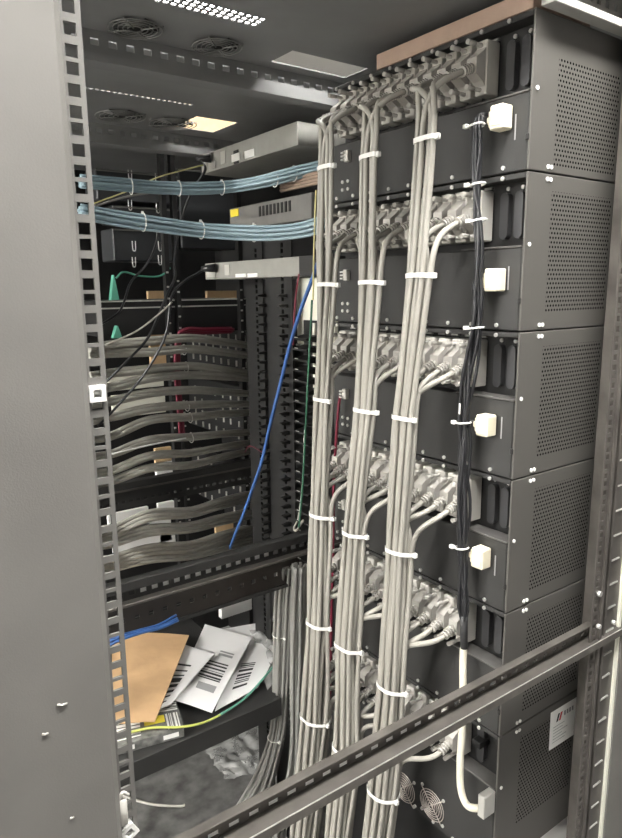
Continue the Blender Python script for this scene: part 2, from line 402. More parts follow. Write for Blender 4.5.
# mounting uprights of rack 2 with cable fingers
def upright(parent, px0, px1, X, z0, z1, material=BLACK):
    a = onx(px1, 300, X).y; b_ = onx(px0, 300, X).y
    u = holed_upright(a, b_, a+(b_-a)*.30, a+(b_-a)*.30+.010, X, z0, z1, .0095, (.003,0,0), PH, 'y').build('mounting_upright', material, parent)
    MB().box((X+.003, b_-.006, z0), (X+.05, b_, z1)).build('upright_return', material, u)
    return u, a, b_
up, a, b_ = upright(r2, 266, 292, .84, .05, Z(.12), BLACK2)
fm = MB().prism([(0,0),(-.022,.003),(-.022,.006),(0,.008)], 'y', 0, .012).mesh('cable_finger', BLACK2)
z = Z(-.62)
while z < Z(0.0):
    link('cable_finger', fm, up, (.836, a+.012, z)); link('cable_finger', fm, up, (.836, b_-.006, z)); z += .0222
up2, a2, b2 = upright(r2, 246, 263, .90, .05, Z(.12), BLACK2)
# finger duct between the uprights and bundle 1: dark slats, pale strip added for light between them
fd = thing('cable_finger_duct', (.86, 1.17, Z(-.6)), 'black vertical finger duct with pale gaps left of the grey bundles', 'cable duct')
MB().box((.862,1.150,Z(-.70)),(.866,1.215,Z(-.07))).build('duct_back', BLACK2, fd)
MB().box((.858,1.168,Z(-.66)),(.8618,1.176,Z(-.075))).build('gap_light_strip', OFFWHITE, fd)
z = Z(-.65); dm = MB().prism([(0,0),(-.03,.006),(-.03,.010),(0,.016)], 'y', 0, .052).mesh('duct_finger', BLACK2)
gm = MB().box((-.0012,0,0),(0,.012,.0016)).mesh('finger_glint', STEEL)  # bright edge drawn as a glint on each finger
while z < Z(-.10):
    f_ = link('duct_finger', dm, fd, (.857, 1.156, z)); link('finger_glint', gm, f_, (.826, 1.186, z+.0105)); z += .0232
# cream panel added for the bright aisle beside the lowest grey unit
pn = thing('bright_gap_sheet', (.93,1.14,Z(-.06)), 'cream white panel added for the bright aisle behind left grey bundle', 'sheet')
pa, pb = onx(296, 278, .872), onx(334, 345, .872)
MB().box((.872, pb.y, Z(-.125)), (.885, pa.y, Z(.022)), .002).build('sheet', OFFWHITE, pn)  # added panel standing in for the bright aisle
MB().box((.868, pb.y, Z(-.130)), (.89, pa.y, Z(-.125)), .001).build('bright_gap_edge', LIGHTFR, pn)

# rack 3 behind: uprights, panels
r3 = thing('server_rack', (XP, Y3+.03, 0), 'dark far rack behind the blue cables, full of patch panels', 'rack')
MB().box((.19,Y3+.02,TOP),(1.3,2.45,TOP+.003)).build('roof_sheet', ROOFM, r3)
MB().box((1.30,Y3+.02,.02),(1.32,2.45,TOP)).build('rear_door', BLACK2, r3)
MB().box((1.30,Y2+.02,.02),(1.32,Y3+.02,TOP)).build('rear_door', BLACK2, r2)
MB().box((.19,2.44,.02),(1.3,2.46,TOP)).build('side_panel', BLACK2, r3)
MB().box((1.30,1.06,.02),(1.32,Y2+.02,TOP)).build('rear_door', BLACK2, r1)

# ------------------------------------------------------------------ chassis stack
FX, RX = .82, .850                           # protruding lower face, recessed connector face
YA, YB = .612, 1.052
TZ = [.366, .158, -.0665, -.2915, -.512, -.733, -.955]
NCON = 12; PITCHC = .0295; YC0 = .701        # connector row
CNAME = ['topmost', 'second', 'third', 'fourth', 'fifth', 'lowest']
screw_m = MB().tube([(0,0,0),(-.0025,0,0)], .0032, 8).mesh('screw', STEEL)
stud_m = MB().tube([(0,0,0),(0,-.002,0)], .0031, 8).mesh('side_stud', DOT)
oval = [(.0075*cos(a), .0075*sin(a)+(.026 if sin(a) >= 0 else -.026)) for a in [2*pi*(i+.5)/16 for i in range(16)]]
blank_m = MB().prism(oval, 'x', -.010, 0).mesh('blank_connector', mat('black connector plastic', (.040,.040,.042), .35))
tab_m = MB()
for k in range(NCON): tab_m.box((-.004, k*PITCHC-.009, -.0015), (0, k*PITCHC+.006, .0015))
tab_m = tab_m.mesh('latch_tabs', mat('dull silver tab', (.42,.42,.40), .4, metal=.5))
chassis = []
for t in range(6):
    zt_ = Z(TZ[t]); zb_ = Z(TZ[t+1]); 
    if t == 5: zb_ = Z(-1.005)
    c = thing('equipment_chassis', (FX, YA, zb_), CNAME[t]+' black chassis in the stack, perforated side, row of grey plugs', 'chassis', 'stacked black chassis')
    chassis.append(c)
    g = .0012
    zl = zt_-.104
    MB().box((RX, YA+.002, zb_+g), (1.09, YB, zt_-g)).build('body', BLACK2, c)
    MB().box((FX, YA+.002, zb_+g), (RX-.0005, YB, zl), .0015).build('lower_front', BLACK, c)
    MB().box((FX+.001, YA+.002, zt_-.009), (RX-.0005, YB, zt_-g), .001).build('top_lip', BLACK, c)
    MB().box((FX-.001, YA+.002, zl), (RX-.0005, YA+.115, zl+.0028), .0006).build('ledge', mat('worn grey ledge', (.085,.082,.078), .5, noise=.15), c)
    s_ = link('side_panel', MB().box((0,-.0035,-(zt_-zb_)+g),(.27,0,-g),.0008).mesh('side_panel', SIDE if t else SIDE_TOP), c, (FX, YA+.001, zt_))
    for dz in ((-.0065,) if t else ()):
        for dx in (.044, .052): link('side_stud', stud_m, s_, (FX+dx, YA-.0022, zt_+dz-.002))
    if t < 5:
        for dx in (.044, .052): link('side_stud', stud_m, s_, (FX+dx, YA-.0022, zb_+.0085))
    link('side_stud', stud_m, s_, (FX+.010, YA-.0022, zt_-.100))
    nt_ = MB().box((FX-.003, YA-.001, zb_+.040),(FX+.003,YA+.004,zb_+.049),.001); nt_.build('edge_notch', BLACK2, s_)
    # screws along both edges of the seam
    for k in range(9):
        y = YA+.040+k*.0485
        link('screw', screw_m, c, (FX, y, zb_+.0085))
        link('screw', screw_m, c, (FX, y, zt_-.0062))
    link('screw', screw_m, c, (FX, YB-.10, zl-.018))
    for dy in (.026, .052):
        if t == 5 and dy < .03: continue
        link('blank_connector', blank_m, c, (RX, YA+dy, zt_-.056)); link('screw', screw_m, c, (RX, YA+dy, zt_-.0165))
    link('latch_tabs', tab_m, c, (RX-.0, YC0, zt_-.0125))
    # printed legend strip beside the cream plug
    MB().box((FX-.0006, YA+.0215, zl-.060), (FX-.0001, YA+.0235, zl-.026)).build('legend', INKG, c)
    for k in range(4):
        link('screw', screw_m, c, (FX, YB-.030-.016*(k % 2), zb_+.036-.014*(k//2)))
    if t == 5:    # fan grilles low on the bottom unit
        for k, (px, py) in enumerate(((404,787),(432,805))):
            p = onx(px, py, FX-.002); mb = MB()
            for q in range(6):
                r = .006+.0048*q; mb.tube([(FX-.003-.0006*(5-q), p.y+r*cos(a), p.z+r*sin(a)) for a in [2*pi*i/24 for i in range(25)]], .0009, 5, False)
            for q in range(2):
                a = pi/4+q*pi/2; mb.tube([(FX-.004,p.y+.036*cos(a),p.z+.036*sin(a)),(FX-.004,p.y-.036*cos(a),p.z-.036*sin(a))], .0011, 5)
            mb.build('fan_guard', mat('grey brown wire', (.52,.47,.43), .35, metal=.4), c)
            for a in (pi/4, 3*pi/4, 5*pi/4, 7*pi/4): link('screw', screw_m, c, (FX, p.y+.038*cos(a), p.z+.038*sin(a)))
        mb = MB()
        for k in range(7): mb.box((FX-.002, .835, Z(-1.02)+k*.009), (FX-.0005, .93, Z(-1.02)+k*.009+.004))
        mb.build('vent_slats', BLACK2, c)
        mb = MB().box((FX+.004, YA+.040, zt_-.052), (RX-.0005, YA+.058, zt_-.040), .001).build('rocker_switch', BLACK2, c)

# plinth and shelf bits under the stack
MB().box((FX+.02,YA+.10,.02),(1.09,YB,Z(-1.006))).build('plinth', BLACK2, r1)
wp = MB().box((.90,YA+.004,Z(-1.10)),(1.09,YA+.09,Z(-1.007)),.003).build('bright_patch_block', WHITE); tag(wp, 'white block added for the bright patch under the lowest chassis', 'block')  # stands in for the brightly lit floor below the chassis
# board added on top of the stack, warm light put into its tan
tb = MB().box((FX+.004,.618,Z(.3675)),(.96,.935,Z(.392)),.001).build('board', WARMLIT)  # added board standing in for the warm-lit frame bar
tag(tb, 'added pinkish brown board on the chassis stack, warm light in its colour', 'board')
# maker's sticker on the side of the lowest chassis
sk = thing('paper_label', (.964, YA-.004, Z(-.83)), 'white printed label with red mark on the lower chassis side', 'label')
q = [ony(551,713,.608), ony(587,691,.608), ony(587,726,.608), ony(549,751,.608)]
mb = MB(); mb.v = [(p.x,.6082,p.z) for p in q]+[(p.x,.6086,p.z) for p in q]; mb.f = [(0,1,2,3),(7,6,5,4),(0,4,5,1),(1,5,6,2),(2,6,7,3),(3,7,4,0)]
mb.build('sheet', WHITE, sk)
def on_label(u, v): 
    a = q[0].lerp(q[1], u); b2_ = q[3].lerp(q[2], u); p = a.lerp(b2_, v); return (p.x, .608, p.z)
def label_quad(mb, u0, v0, u1, v1, sh=0):
    n = len(mb.v); mb.v += [on_label(u0+sh,v0), on_label(u1+sh,v0), on_label(u1,v1), on_label(u0,v1)]; mb.f.append((n,n+1,n+2,n+3))
mb = MB(); label_quad(mb,.15,.14,.20,.34,.05); mb.build('black_mark', INK, sk)
mb = MB(); label_quad(mb,.22,.14,.27,.34,.05); mb.build('red_mark', REDINK, sk)
mb = MB()
for k in range(4): label_quad(mb,.36+.07*k,.16,.36+.07*k+.045,.28)
for k in range(6): label_quad(mb,.08,.44+.08*k,.30+.25*random.random(),.455+.08*k)
label_quad(mb,.70,.50,.95,.56); label_quad(mb,.72,.66,.95,.86)
mb.build('small_print', INKG, sk)['kind'] = 'stuff'

# ------------------------------------------------------------------ grey plugged cables in three bundles
BX = .745
BPX = {0: [(338,95),(335,170),(335,285),(329,400),(324,520),(322,620),(318,715),(306,838)],       # left
       1: [(382,120),(379,160),(378,282),(371,410),(358,530),(351,645),(350,745),(339,838)],       # middle
       2: [(440,90),(437,138),(428,272),(411,417),(402,548),(395,685),(385,790),(379,838)]}        # right
BN = {0: 'left', 1: 'middle', 2: 'right'}
CENT = {}
for b in BPX:
    pts = [onx(x, y, BX) for x, y in BPX[b]]
    pts.append(Vector((BX, pts[-1].y*2-pts[-2].y if b == 9 else pts[-1].y+.01, .02)))
    CENT[b] = sorted([(p.z, p.y) for p in pts])
def centre(b, z):
    c = CENT[b]
    if z <= c[0][0]: return c[0][1]
    for (z0, y0), (z1, y1) in zip(c, c[1:]):
        if z <= z1:
            t = (z-z0)/(z1-z0); return y0+(y1-y0)*t
    return c[-1][1]
CR = .0046
# 24 packed places in a bundle, filled from the front left to the back right
slots = []
for i in range(-4, 5):
    for j in range(-4, 5):
        x = (i+.5*(j % 2))*2*CR*1.02; y = j*sqrt(3)*CR*1.02
        slots.append((x+.001, y+.0005))
slots.sort(key=lambda p: p[0]**2+p[1]**2); slots = slots[:24]
slots.sort(key=lambda p: p[0]*.90+p[1]*-.05)
def smooth(t): t = max(0, min(1, t)); return t*t*(3-2*t)
wob = {}
def cable_at(b, k, z):
    if (b,k) not in wob: wob[b,k] = [(random.uniform(.0006,.0022), random.uniform(9,22), random.uniform(0,6.28)) for _ in range(2)]
    (a1,f1,p1), (a2,f2,p2) = wob[b,k]
    sx_, sy_ = slots[k]
    # upper part: few cables sit closer to the bundle's middle
    lift = smooth((z-Z(-.30))/.55)
    sx_ = sx_*(1-.15*lift); loose = .75+.5*smooth((Z(-.75)-z)/.5)
    return Vector((BX+sx_*(1+(.38 if b == 0 else .18)*smooth((Z(-.45)-z)/.5))+a1*sin(f1*z+p1), centre(b, z)+sy_*(1+.40*smooth((z-Z(-.25))/.30)+(.38 if b == 0 else .22)*smooth((Z(-.45)-z)/.5))+a2*sin(f2*z+p2), z))
# shared connector parts, origin at the recessed face, centre of the plug
flange_m = MB().box((-.030,-.0105,-.037),(-.0005,.0105,.037),.0018).mesh('plug_body', FLANGE)
prof = [(-.030,-.026),(-.030,.026),(-.036,.020),(-.050,.010),(-.050,-.012),(-.036,-.020)]
hood_m = MB().prism(prof, 'y', -.009, .009).mesh('plug_hood', HOOD)
ts = MB()
for s_ in (1, ): ts.tube([(-.002,0,0),(-.044,0,0)], .0032, 8); ts.tube([(-.044,0,0),(-.060,0,0)], .0038, 8)
ts = ts.mesh('thumb_screw', HOOD)
bd = Vector((-.92, 0, -.38)).normalized()
bo = MB(); p0 = Vector((-.047,0,-.002))
bo.tube([p0, p0+bd*.024], .0056, 10)
for k in range(4): bo.tube([p0+bd*(.006+.0052*k), p0+bd*(.0092+.0052*k)], .0078, 10)
boot_m = bo.mesh('strain_relief', HOOD)
ends = []
for t in range(6):
    zc = Z(TZ[t])-.054
    for k in range(NCON):
        if t == 5 and k > 11: continue
        y = YC0+k*PITCHC; b = 2-k//4; slot = 4*t+(k % 4)
        n_ = ['first','second','third','fourth','fifth','sixth','seventh','eighth','ninth','tenth','eleventh','twelfth'][k]
        cb = thing('grey_cable', (RX, y, zc), 'light grey cable plugged %s from right in %s chassis, running down %s bundle' % (n_, CNAME[t], BN[b]), 'cable', 'grey plugged cables')
        link('plug_body', flange_m, cb, (RX, y, zc)); link('plug_hood', hood_m, cb, (RX, y, zc))
        link('thumb_screw', ts, cb, (RX, y, zc+.030)); link('thumb_screw', ts, cb, (RX, y, zc-.030))
        link('strain_relief', boot_m, cb, (RX, y, zc))
        E_ = Vector((RX, y, zc)) + p0 + bd*.020
        zj = zc-.084-.004*(3-k % 4)
        J = cable_at(b, slot, zj); D = (cable_at(b, slot, zj-.01)-J).normalized()
        pts = bez(E_, E_+bd*.050, J-D*.062, J, 14)
        z = zj
        while z > .05:
            z -= .028; pts.append(cable_at(b, slot, max(z, .01)))
        MB().tube(pts, CR, 8).build('sheath', CABLE, cb)

# cable ties round the bundles
def ring(pts2, r, z, slope=0.0):
    cx = sum(p[0] for p in pts2)/len(pts2); cy = sum(p[1] for p in pts2)/len(pts2); out = []
    N = 28
    sup = []
    for i in range(N):
        a = 2*pi*i/N; d = (cos(a), sin(a))
        sup.append(max((p[0]-cx)*d[0]+(p[1]-cy)*d[1] for p in pts2)+r)
    # support polygon -> points (average of tangent intersections)
    for i in range(N):
        a = 2*pi*i/N; h = sup[i]; hp = (sup[(i+1) % N]-sup[i-1])/(4*pi/N)
        x = h*cos(a)-hp*sin(a); y = h*sin(a)+hp*cos(a)
        out.append((cx+x, cy+y, z+slope*x))
    return out, (cx, cy)
def tie(pts2, z, label, group, r=CR, w_=.0068, slope=0.0, headdir=(.3,-1), material=TIE):
    ro, (cx, cy) = ring(pts2, r+.0012, z, slope); ri, _ = ring(pts2, r+.0001, z, slope)
    t = thing('cable_tie', (cx, cy, z), label, 'cable tie', group)
    mb = MB(); n = len(ro)
    for (R, dz) in ((ro,-w_),(ro,w_),(ri,w_),(ri,-w_)): mb.v += [(x,y,zz+dz*.5) for x,y,zz in R]
    for L_ in range(4):
        for i in range(n): mb.f.append((L_*n+i, L_*n+(i+1)%n, ((L_+1)%4)*n+(i+1)%n, ((L_+1)%4)*n+i))
    mb.build('band', material, t)
    h = max(ro, key=lambda p: p[0]*headdir[0]+p[1]*headdir[1])
    MB().box((h[0]-.004,h[1]-.005,h[2]-.004),(h[0]+.003,h[1]+.003,h[2]+.004),.001).build('head', material, t)
TIES = {0: [168,285,399,514,622,716], 1: [157,283,410,532,645,747], 2: [140,276,417,549,685,790]}
for b in TIES:
    for i, py in enumerate(TIES[b]):
        cxp = BPX[b]; 
        xs = [p for p in cxp]; 
        px = min(cxp, key=lambda p: abs(p[1]-py))[0]
        z = onx(px, py, BX).z
        pts2 = []
        for t in range(6):
            for k in range(4):
                if Z(TZ[t])-.054-.092 > z-.006: pts2.append(tuple(cable_at(b, 4*t+k, z))[:2])
        if len(pts2) < 3: pts2 = [tuple(cable_at(b, k, z))[:2] for k in range(4)]
        tie(pts2, z, 'white cable tie, %s from the top on the %s grey bundle' % (['first','second','third','fourth','fifth','sixth'][i], BN[b]), 'white ties on the grey bundles', slope=-.12)

# ------------------------------------------------------------------ breakout harness on the right: cream plugs, black wires, cream trunk
hx = .792
HP = [(477,112),(478,180),(480,215),(478,275),(477,330),(469,380),(464,425),(463,490),(462,555),(464,610),(465,640)]
hz = sorted([(onx(x,y,hx).z, onx(x,y,hx).y) for x, y in HP])
def hy(z):
    if z <= hz[0][0]: return hz[0][1]
    for (z0,y0),(z1,y1) in zip(hz, hz[1:]):
        if z <= z1: return y0+(y1-y0)*(z-z0)/(z1-z0)
    return hz[-1][1]
h = thing('breakout_harness', (hx, hy(Z(-.55)), Z(-.55)), 'black wire harness with cream plugs and a thick cream trunk on right', 'cable')
CP = []
for t, (px, py) in enumerate(((501,118),(495,280),(486,425),(481,557))):
    p = onx(px, py, FX-.012); y, z = p.y, p.z; CP.append((y, z))
    mb = MB().box((FX-.024,y-.012,z-.0165),(FX-.001,y+.011,z+.0165),.002)
    mb.box((FX-.021,y+.010,z-.012),(FX-.004,y+.016,z+.011),.002); mb.box((FX-.019,y+.014,z-.006),(FX-.008,y+.021,z+.004),.002)
    cp = mb.build('plug', CREAM, h)
    MB().box((FX-.0252,y-.009,z-.011),(FX-.024,y+.006,z+.010),.0005).build('plug_face', mat('paler cream plastic', (.82,.77,.62), .45), cp)
nw = 0
rnd = random.Random(3)
for t, (y, z) in enumerate(CP):
    for k in range(3 if t else 5):
        ph = rnd.uniform(0, 6.28); am = rnd.uniform(.003, .0085); fr_ = rnd.uniform(14, 30); ox_ = rnd.uniform(-.008, .006); ph2 = rnd.uniform(0,6.28)
        st = Vector((FX-.015, y+.022, z-.004+.003*k))
        zz = z-.045; path = []
        def at(zz): 
            e = smooth((zz-Z(-.56))/.05)
            return Vector((hx+ox_*e+.003*sin(fr_*.7*zz+ph2)*e, hy(zz)+am*sin(fr_*zz+ph)*e, zz))
        if t == 0: up_ = Vector((hx, hy(Z(.245))+.004, Z(.240))); path = bez(st, st+Vector((-.01,.02,.01)), at(zz)+Vector((0,0,.05)), at(zz), 8)
        else: path = bez(st, st+Vector((-.01,.018,.0)), at(zz)+Vector((0,0,.03)), at(zz), 8)
        while zz > Z(-.56): zz -= .016; path.append(at(zz))
        MB().tube(path, .0026, 6).build('wire', WIREB, h)
p1 = onx(464, 622, hx); p2 = onx(464, 648, hx)
MB().tube([p1+Vector((0,0,.012)), p1, p2], .0065, 10).build('sleeve', mat('dark heat shrink', (.05,.05,.052), .4), h)
tp = [onx(x, y, hx) for x, y in ((464,644),(463,660),(463,690),(462,730),(460,765),(461,790),(468,806))]
e_ = onx(483, 808, FX-.02); tp += [e_ + Vector((0,0,-.001))]
MB().tube(spline(tp, 6), .0062, 10).build('trunk', CREAMC, h)
MB().box((FX-.030,e_.y-.010,e_.z-.012),(FX-.001,e_.y+.004,e_.z+.030),.0015).build('socket_plug', LIGHTFR, h)
p = onx(464, 660, hx-.004)
for py, hd in ((126,'first'),(185,'second'),(221,'third'),(328,'fourth'),(425,'fifth'),(553,'sixth')):
    z = onx(476, py, hx).z; y = hy(z)
    t_ = thing('cable_tie', (hx,y,z), 'small white tie, %s from the top on the black wires' % hd, 'cable tie', 'white ties on the black wires')
    MB().tube([(hx+.010*cos(a)-.001, y+.011*sin(a), z-.0015*sin(a)) for a in [2*pi*i/20 for i in range(21)]], .0016, 6, False).build('band', TIE, t_)
    MB().box((hx-.013,y+.009,z-.003),(hx-.006,y+.017,z+.003),.001).build('head', TIE, t_)
tt = MB().box((hx-.011, hy(Z(-.185))+.002, Z(-.195)), (hx-.010, hy(Z(-.185))+.005, Z(-.178))).build('tie_tail', TIE)
tag(tt, 'short white tie offcut lying against black wires by third chassis', 'tie')

# small terminal plugs on the left of the chassis with red wire
for t, (px, py) in enumerate(((347,156),(346,275),(345,394),(344,505))):
    p = onx(px, py, FX-.006)
    g_ = thing('terminal_plug', (FX, p.y, p.z), 'tiny white three pin plug at left of %s chassis' % CNAME[t], 'plug', 'small plugs on the chassis')
    MB().box((FX-.010,p.y-.006,p.z-.010),(FX-.0005,p.y+.006,p.z+.010),.0012).build('body', FLANGE, g_)
    pm = MB()
    for k in range(3): pm.box((FX-.014,p.y+.002,p.z-.008+.006*k),(FX-.010,p.y+.009,p.z-.005+.006*k))
    pm.build('pins', STEEL, g_)
pts = [onx(340,396,FX-.01), onx(338,415,FX-.02), onx(334,480,FX-.015), onx(333,560,FX-.015), onx(331,640,FX-.015), onx(330,700,FX-.015)]
tag(MB().tube(spline(pts,8), .003, 6).build('red_wire', RED), 'dark red wire running down between left and middle bundles', 'wire')

# ------------------------------------------------------------------ dark cable bundles on the far side of the rail
def free_bundle(name, path, n, r, R, material, label, cat, group, seed, spread=None, joined=False, sides=7):
    rn = random.Random(seed); path = [Vector(p) for p in path]; sp = spline(path, 8); objs = []
    for k in range(n):
        rad = R*sqrt((k+.4)/n); a0 = k*2.399963; f1 = rn.uniform(1,3); p1_ = rn.uniform(0,6.28); pts = []
        for i, p in enumerate(sp):
            t = i/(len(sp)-1); tan_ = (sp[min(i+1,len(sp)-1)]-sp[max(i-1,0)]).normalized()
            u = tan_.cross(Vector((.3,.2,1)) if abs(tan_.z) < .8 else Vector((1,.2,0))).normalized(); v = tan_.cross(u)
            m_ = spread(t) if spread else 1
            a = a0+.5*t; pts.append(p+(u*cos(a)+v*sin(a))*rad*m_+(u*sin(f1*6*t+p1_))*r*.35)
        ob = tag(MB().tube(pts, r, sides).build(name, material), label, cat, group); objs.append(ob)
    return objs, sp
def P_(lst, X): return [onx(x, y, X) for x, y in lst]
free_bundle('shade_grey_cable', P_([(287,565),(284,600),(282,660),(280,715),(275,745),(262,785),(238,830)], .80)+[Vector((.78,1.42,.012))], 16, .0044, .022, CABLED,
            'cable with shade in its grey, in the bundle left of the light bundles', 'cable', 'shaded dark cable bundle', 1, lambda t: .9+1.3*smooth((t-.55)/.45))
free_bundle('shade_grey_cable', P_([(299,565),(298,620),(297,690),(296,745),(290,790),(276,835)], .81)+[Vector((.80,1.25,.012))], 12, .0044, .019, CABLED,
            'cable with shade in its grey, in the second bundle behind the left bundle', 'cable', 'second shaded cable bundle', 2, lambda t: .9+.8*smooth((t-.6)/.4))
for px, py, w_, l in ((281,634,.018,'upper'),(277,702,.018,'middle'),(276,737,.019,'lower')):
    p = onx(px, py, .80)
    t_ = thing('cable_tie', tuple(p), '%s thin tie on the shaded dark cable bundle' % l, 'cable tie', 'ties on dark cables')
    MB().tube([(p.x+.021*cos(a), p.y+.021*sin(a), p.z) for a in [2*pi*i/24 for i in range(25)]], .0014, 5, False).build('band', TIE, t_)
    MB().box((p.x-.008,p.y-.027,p.z-.003),(p.x-.002,p.y-.020,p.z+.003),.0008).build('head', TIE, t_)

# ------------------------------------------------------------------ second rack: grey units, blue cables
def unit(z0, z1, y0, y1, label, material, X=.83, depth=.30):
    u = thing('grey_unit', (X, y0, z0), label, 'power unit', 'grey rack units')
    MB().box((X, y0, z0), (X+depth, y1, z1), .0015).build('case', material, u)
    return u
def sub(u, px0, py0, px1, py1, X, name, material, d=.002):
    a, b2_ = onx(px0, py0, X), onx(px1, py1, X)
    return MB().box((X-d, min(a.y,b2_.y), min(a.z,b2_.z)), (X-.0002, max(a.y,b2_.y), max(a.z,b2_.z)), .0003).build(name, material, u)
u1 = unit(Z(.288), Z(.334), 1.182, 1.614, 'highest of the three grey units, with black plug and white stickers', GREYDEV)
sub(u1, 234,151,239,163, .83, 'black_socket', BLACK2); sub(u1, 232,155,240,160, .83-.002, 'sticker', WHITE); sub(u1, 245,151.5,254.5,156, .83, 'sticker', WHITE)
sub(u1, 221,152,226,163, .83, 'switch', LIGHTFR); sub(u1, 209,163,216,168, .83, 'sticker', LIGHTFR)
sub(u1, 202,162,207,171, .83, 'vent', LIGHTFR)
u2 = unit(Z(.138), Z(.190), 1.137, 1.475, 'darker grey vented unit with a yellow sticker between blue cables', GREYDEV2)
sub(u2, 231,210,239,216, .83, 'sticker', YEL)
mb = MB()
for k in range(9): mb.box((.8285, 1.21+.015*k, Z(.160)), (.8298, 1.218+.015*k, Z(.182)))
mb.build('vent_slots', BLACK2, u2)
u3 = unit(Z(.0245), Z(.0655), 1.182, 1.616, 'lowest of the three grey units, black cable plugged at left', GREYDEV)
MB().box((.828,1.120,Z(.024)),(1.0,1.1815,Z(.066)),.001).build('ear', BLACK, u3)
sub(u3, 236,274,246,277, .83, 'sticker', WHITE); sub(u3, 248,273.5,258,277, .83, 'sticker', WHITE); sub(u3, 225,265,230,275, .83, 'switch', LIGHTFR)
sub(u3, 207,272,216,277, .83, 'sticker', LIGHTFR)
def power_plug(px, py, X, label, path, wname, wlabel):
    p = onx(px, py, X); t_ = thing('power_cord', tuple(p), label, 'cable')
    MB().tube([p+Vector((0,0,0)), p+Vector((-.018,.012,-.001)), p+Vector((-.03,.022,-.002))], lambda t: .0115-.005*t, 10).build('plug', WIREB, t_)
    MB().tube(spline([p+Vector((-.025,.018,-.002))]+path, 8), .0032, 7).build('cord', WIREB, t_)
power_plug(216, 268, .826, 'black power cord looping left from the lowest grey unit', [onx(200,272,.79), onx(183,282,.74), onx(172,296,.70), onx(167,330,.68), onx(158,352,.66), onx(140,380,.62), onx(112,412,.56), onx(98,426,.52)], '', '')
power_plug(211, 158, .826, 'black power cord plugged in the highest grey unit', [onx(205,170,.80), onx(190,195,.77), onx(179,230,.74), onx(174,262,.71), onx(175,277,.70), onx(167,295,.67), onx(149,336,.62), onx(128,360,.56), onx(100,388,.50)], '', '')
# ribbed brown cables above the middle unit
for k in range(4):
    a, b2_ = onx(281, 181+3.2*k, .87), onx(316, 174.5+3.3*k, .87)
    tag(MB().tube(spline([a, (a+b2_)/2+Vector((0,0,.001)), b2_+Vector((0,-.03,.003))], 6), .0042, 7).build('brown_cable', BROWNC), 'brown cable lying above the yellow stickered unit', 'cable', 'brown cables')
# blue bundles
bA = [ony(80,182,1.40), ony(120,185,1.40), ony(160,188,1.40), ony(200,189,1.38), ony(232,187,1.36), ony(262,182,1.30), ony(290,175,1.24), ony(325,166,1.18)]
bB = [ony(80,212,1.32), ony(120,219,1.32), ony(160,225,1.31), ony(200,230,1.30), ony(240,232.5,1.25), ony(270,233,1.19), ony(300,230,1.13), ony(322,224,1.08)]
free_bundle('blue_cable', bA, 11, .0032, .0125, BLUE, 'pale blue network cable in the upper blue bundle', 'cable', 'upper blue cables', 5)
free_bundle('blue_cable', bB, 14, .0032, .0155, BLUE, 'pale blue network cable in the lower blue bundle', 'cable', 'lower blue cables', 6)
def small_tie(p, axis, R, label, group):
    axis = Vector(axis).normalized(); u = axis.cross(Vector((0,0,1))).normalized(); v = axis.cross(u)
    t_ = thing('cable_tie', tuple(p), label, 'cable tie', group)
    MB().tube([p+(u*cos(a)+v*sin(a))*R for a in [2*pi*i/20 for i in range(21)]], .0012, 5, False).build('band', TIE, t_)
    q_ = p-v*R-u*R*.0; MB().box(tuple(q_-Vector((.002,.002,.009))), tuple(q_+Vector((.002,.002,.003)))).build('tail', TIE, t_)
for px, py, Y, l in ((131,187,1.40,'leftmost'),(179,189,1.39,'second'),(222,188,1.365,'third'),(275,180,1.27,'fourth'),(294,174,1.235,'rightmost')):
    small_tie(ony(px,py,Y), (1,-.1,0), .0148, '%s small tie on the upper blue bundle' % l, 'ties on upper blue cables')
for px, py, Y, l in ((143,222,1.315,'leftmost'),(201,230,1.30,'middle'),(254,233,1.255,'rightmost')):
    small_tie(ony(px,py,Y), (1,-.05,0), .0180, '%s small tie on the lower blue bundle' % l, 'ties on lower blue cables')

# dark boxes behind the blue cables, with white wire hooks
hk = MB().tube(spline([(0,.0,.028),(.001,0,.004),(.005,0,0),(.009,0,.004),(.010,0,.028)],5), .0014, 5).mesh('wire_hook', STEEL)
for i, (px0, py0, px1, py1) in enumerate(((95,168,178,205),(178,168,236,250),(112,205,178,226),(112,228,178,262))):
    a, b2_ = ony(px0, py0, 1.92), ony(px1, py1, 1.92)
    d = thing('black_cable_manager', (a.x, 1.92, b2_.z), ['upper left','tall plain','middle','lower'][i]+' black cable manager box behind the blue cables', 'cable manager', 'black boxes behind blue cables')
    MB().box((a.x,1.92,b2_.z),(b2_.x,2.02,a.z),.003).build('case', mat('charcoal plastic', (.035,.037,.040), .45), d)
    for (hx_, hy_) in {0:((130,175),(157,178)),1:(),2:((130,205),(158,208)),3:((134,246),(160,246),(134,262),(160,260))}[i]:
        p = ony(hx_, hy_, 1.917); link('wire_hook', hk, d, (p.x-.005, 1.917, p.z-.014))
    MB().box((a.x,1.914,a.z-.006),(b2_.x,1.92,a.z-.003)).build('lid_edge', GREYDEV2, d)
# horizontal black trays with a pale front edge
for i, (py0, py1, X0, X1, l) in enumerate(((301,304,100,246,'upper'),(308,330,100,246,'lower'))):
    a, b2_ = ony(X0, py0, 1.86), ony(X1, py1, 1.86)
    d = thing('patch_tray', (a.x,1.86,b2_.z), '%s long black tray with a pale edge above the red cables' % l, 'tray', 'black trays')
    MB().box((a.x,1.86,b2_.z),(b2_.x,2.10,a.z),.001).build('tray', BLACK2, d)
    MB().box((a.x,1.857,a.z-.004),(b2_.x,1.8598,a.z)).build('front_edge', LIGHTFR, d)
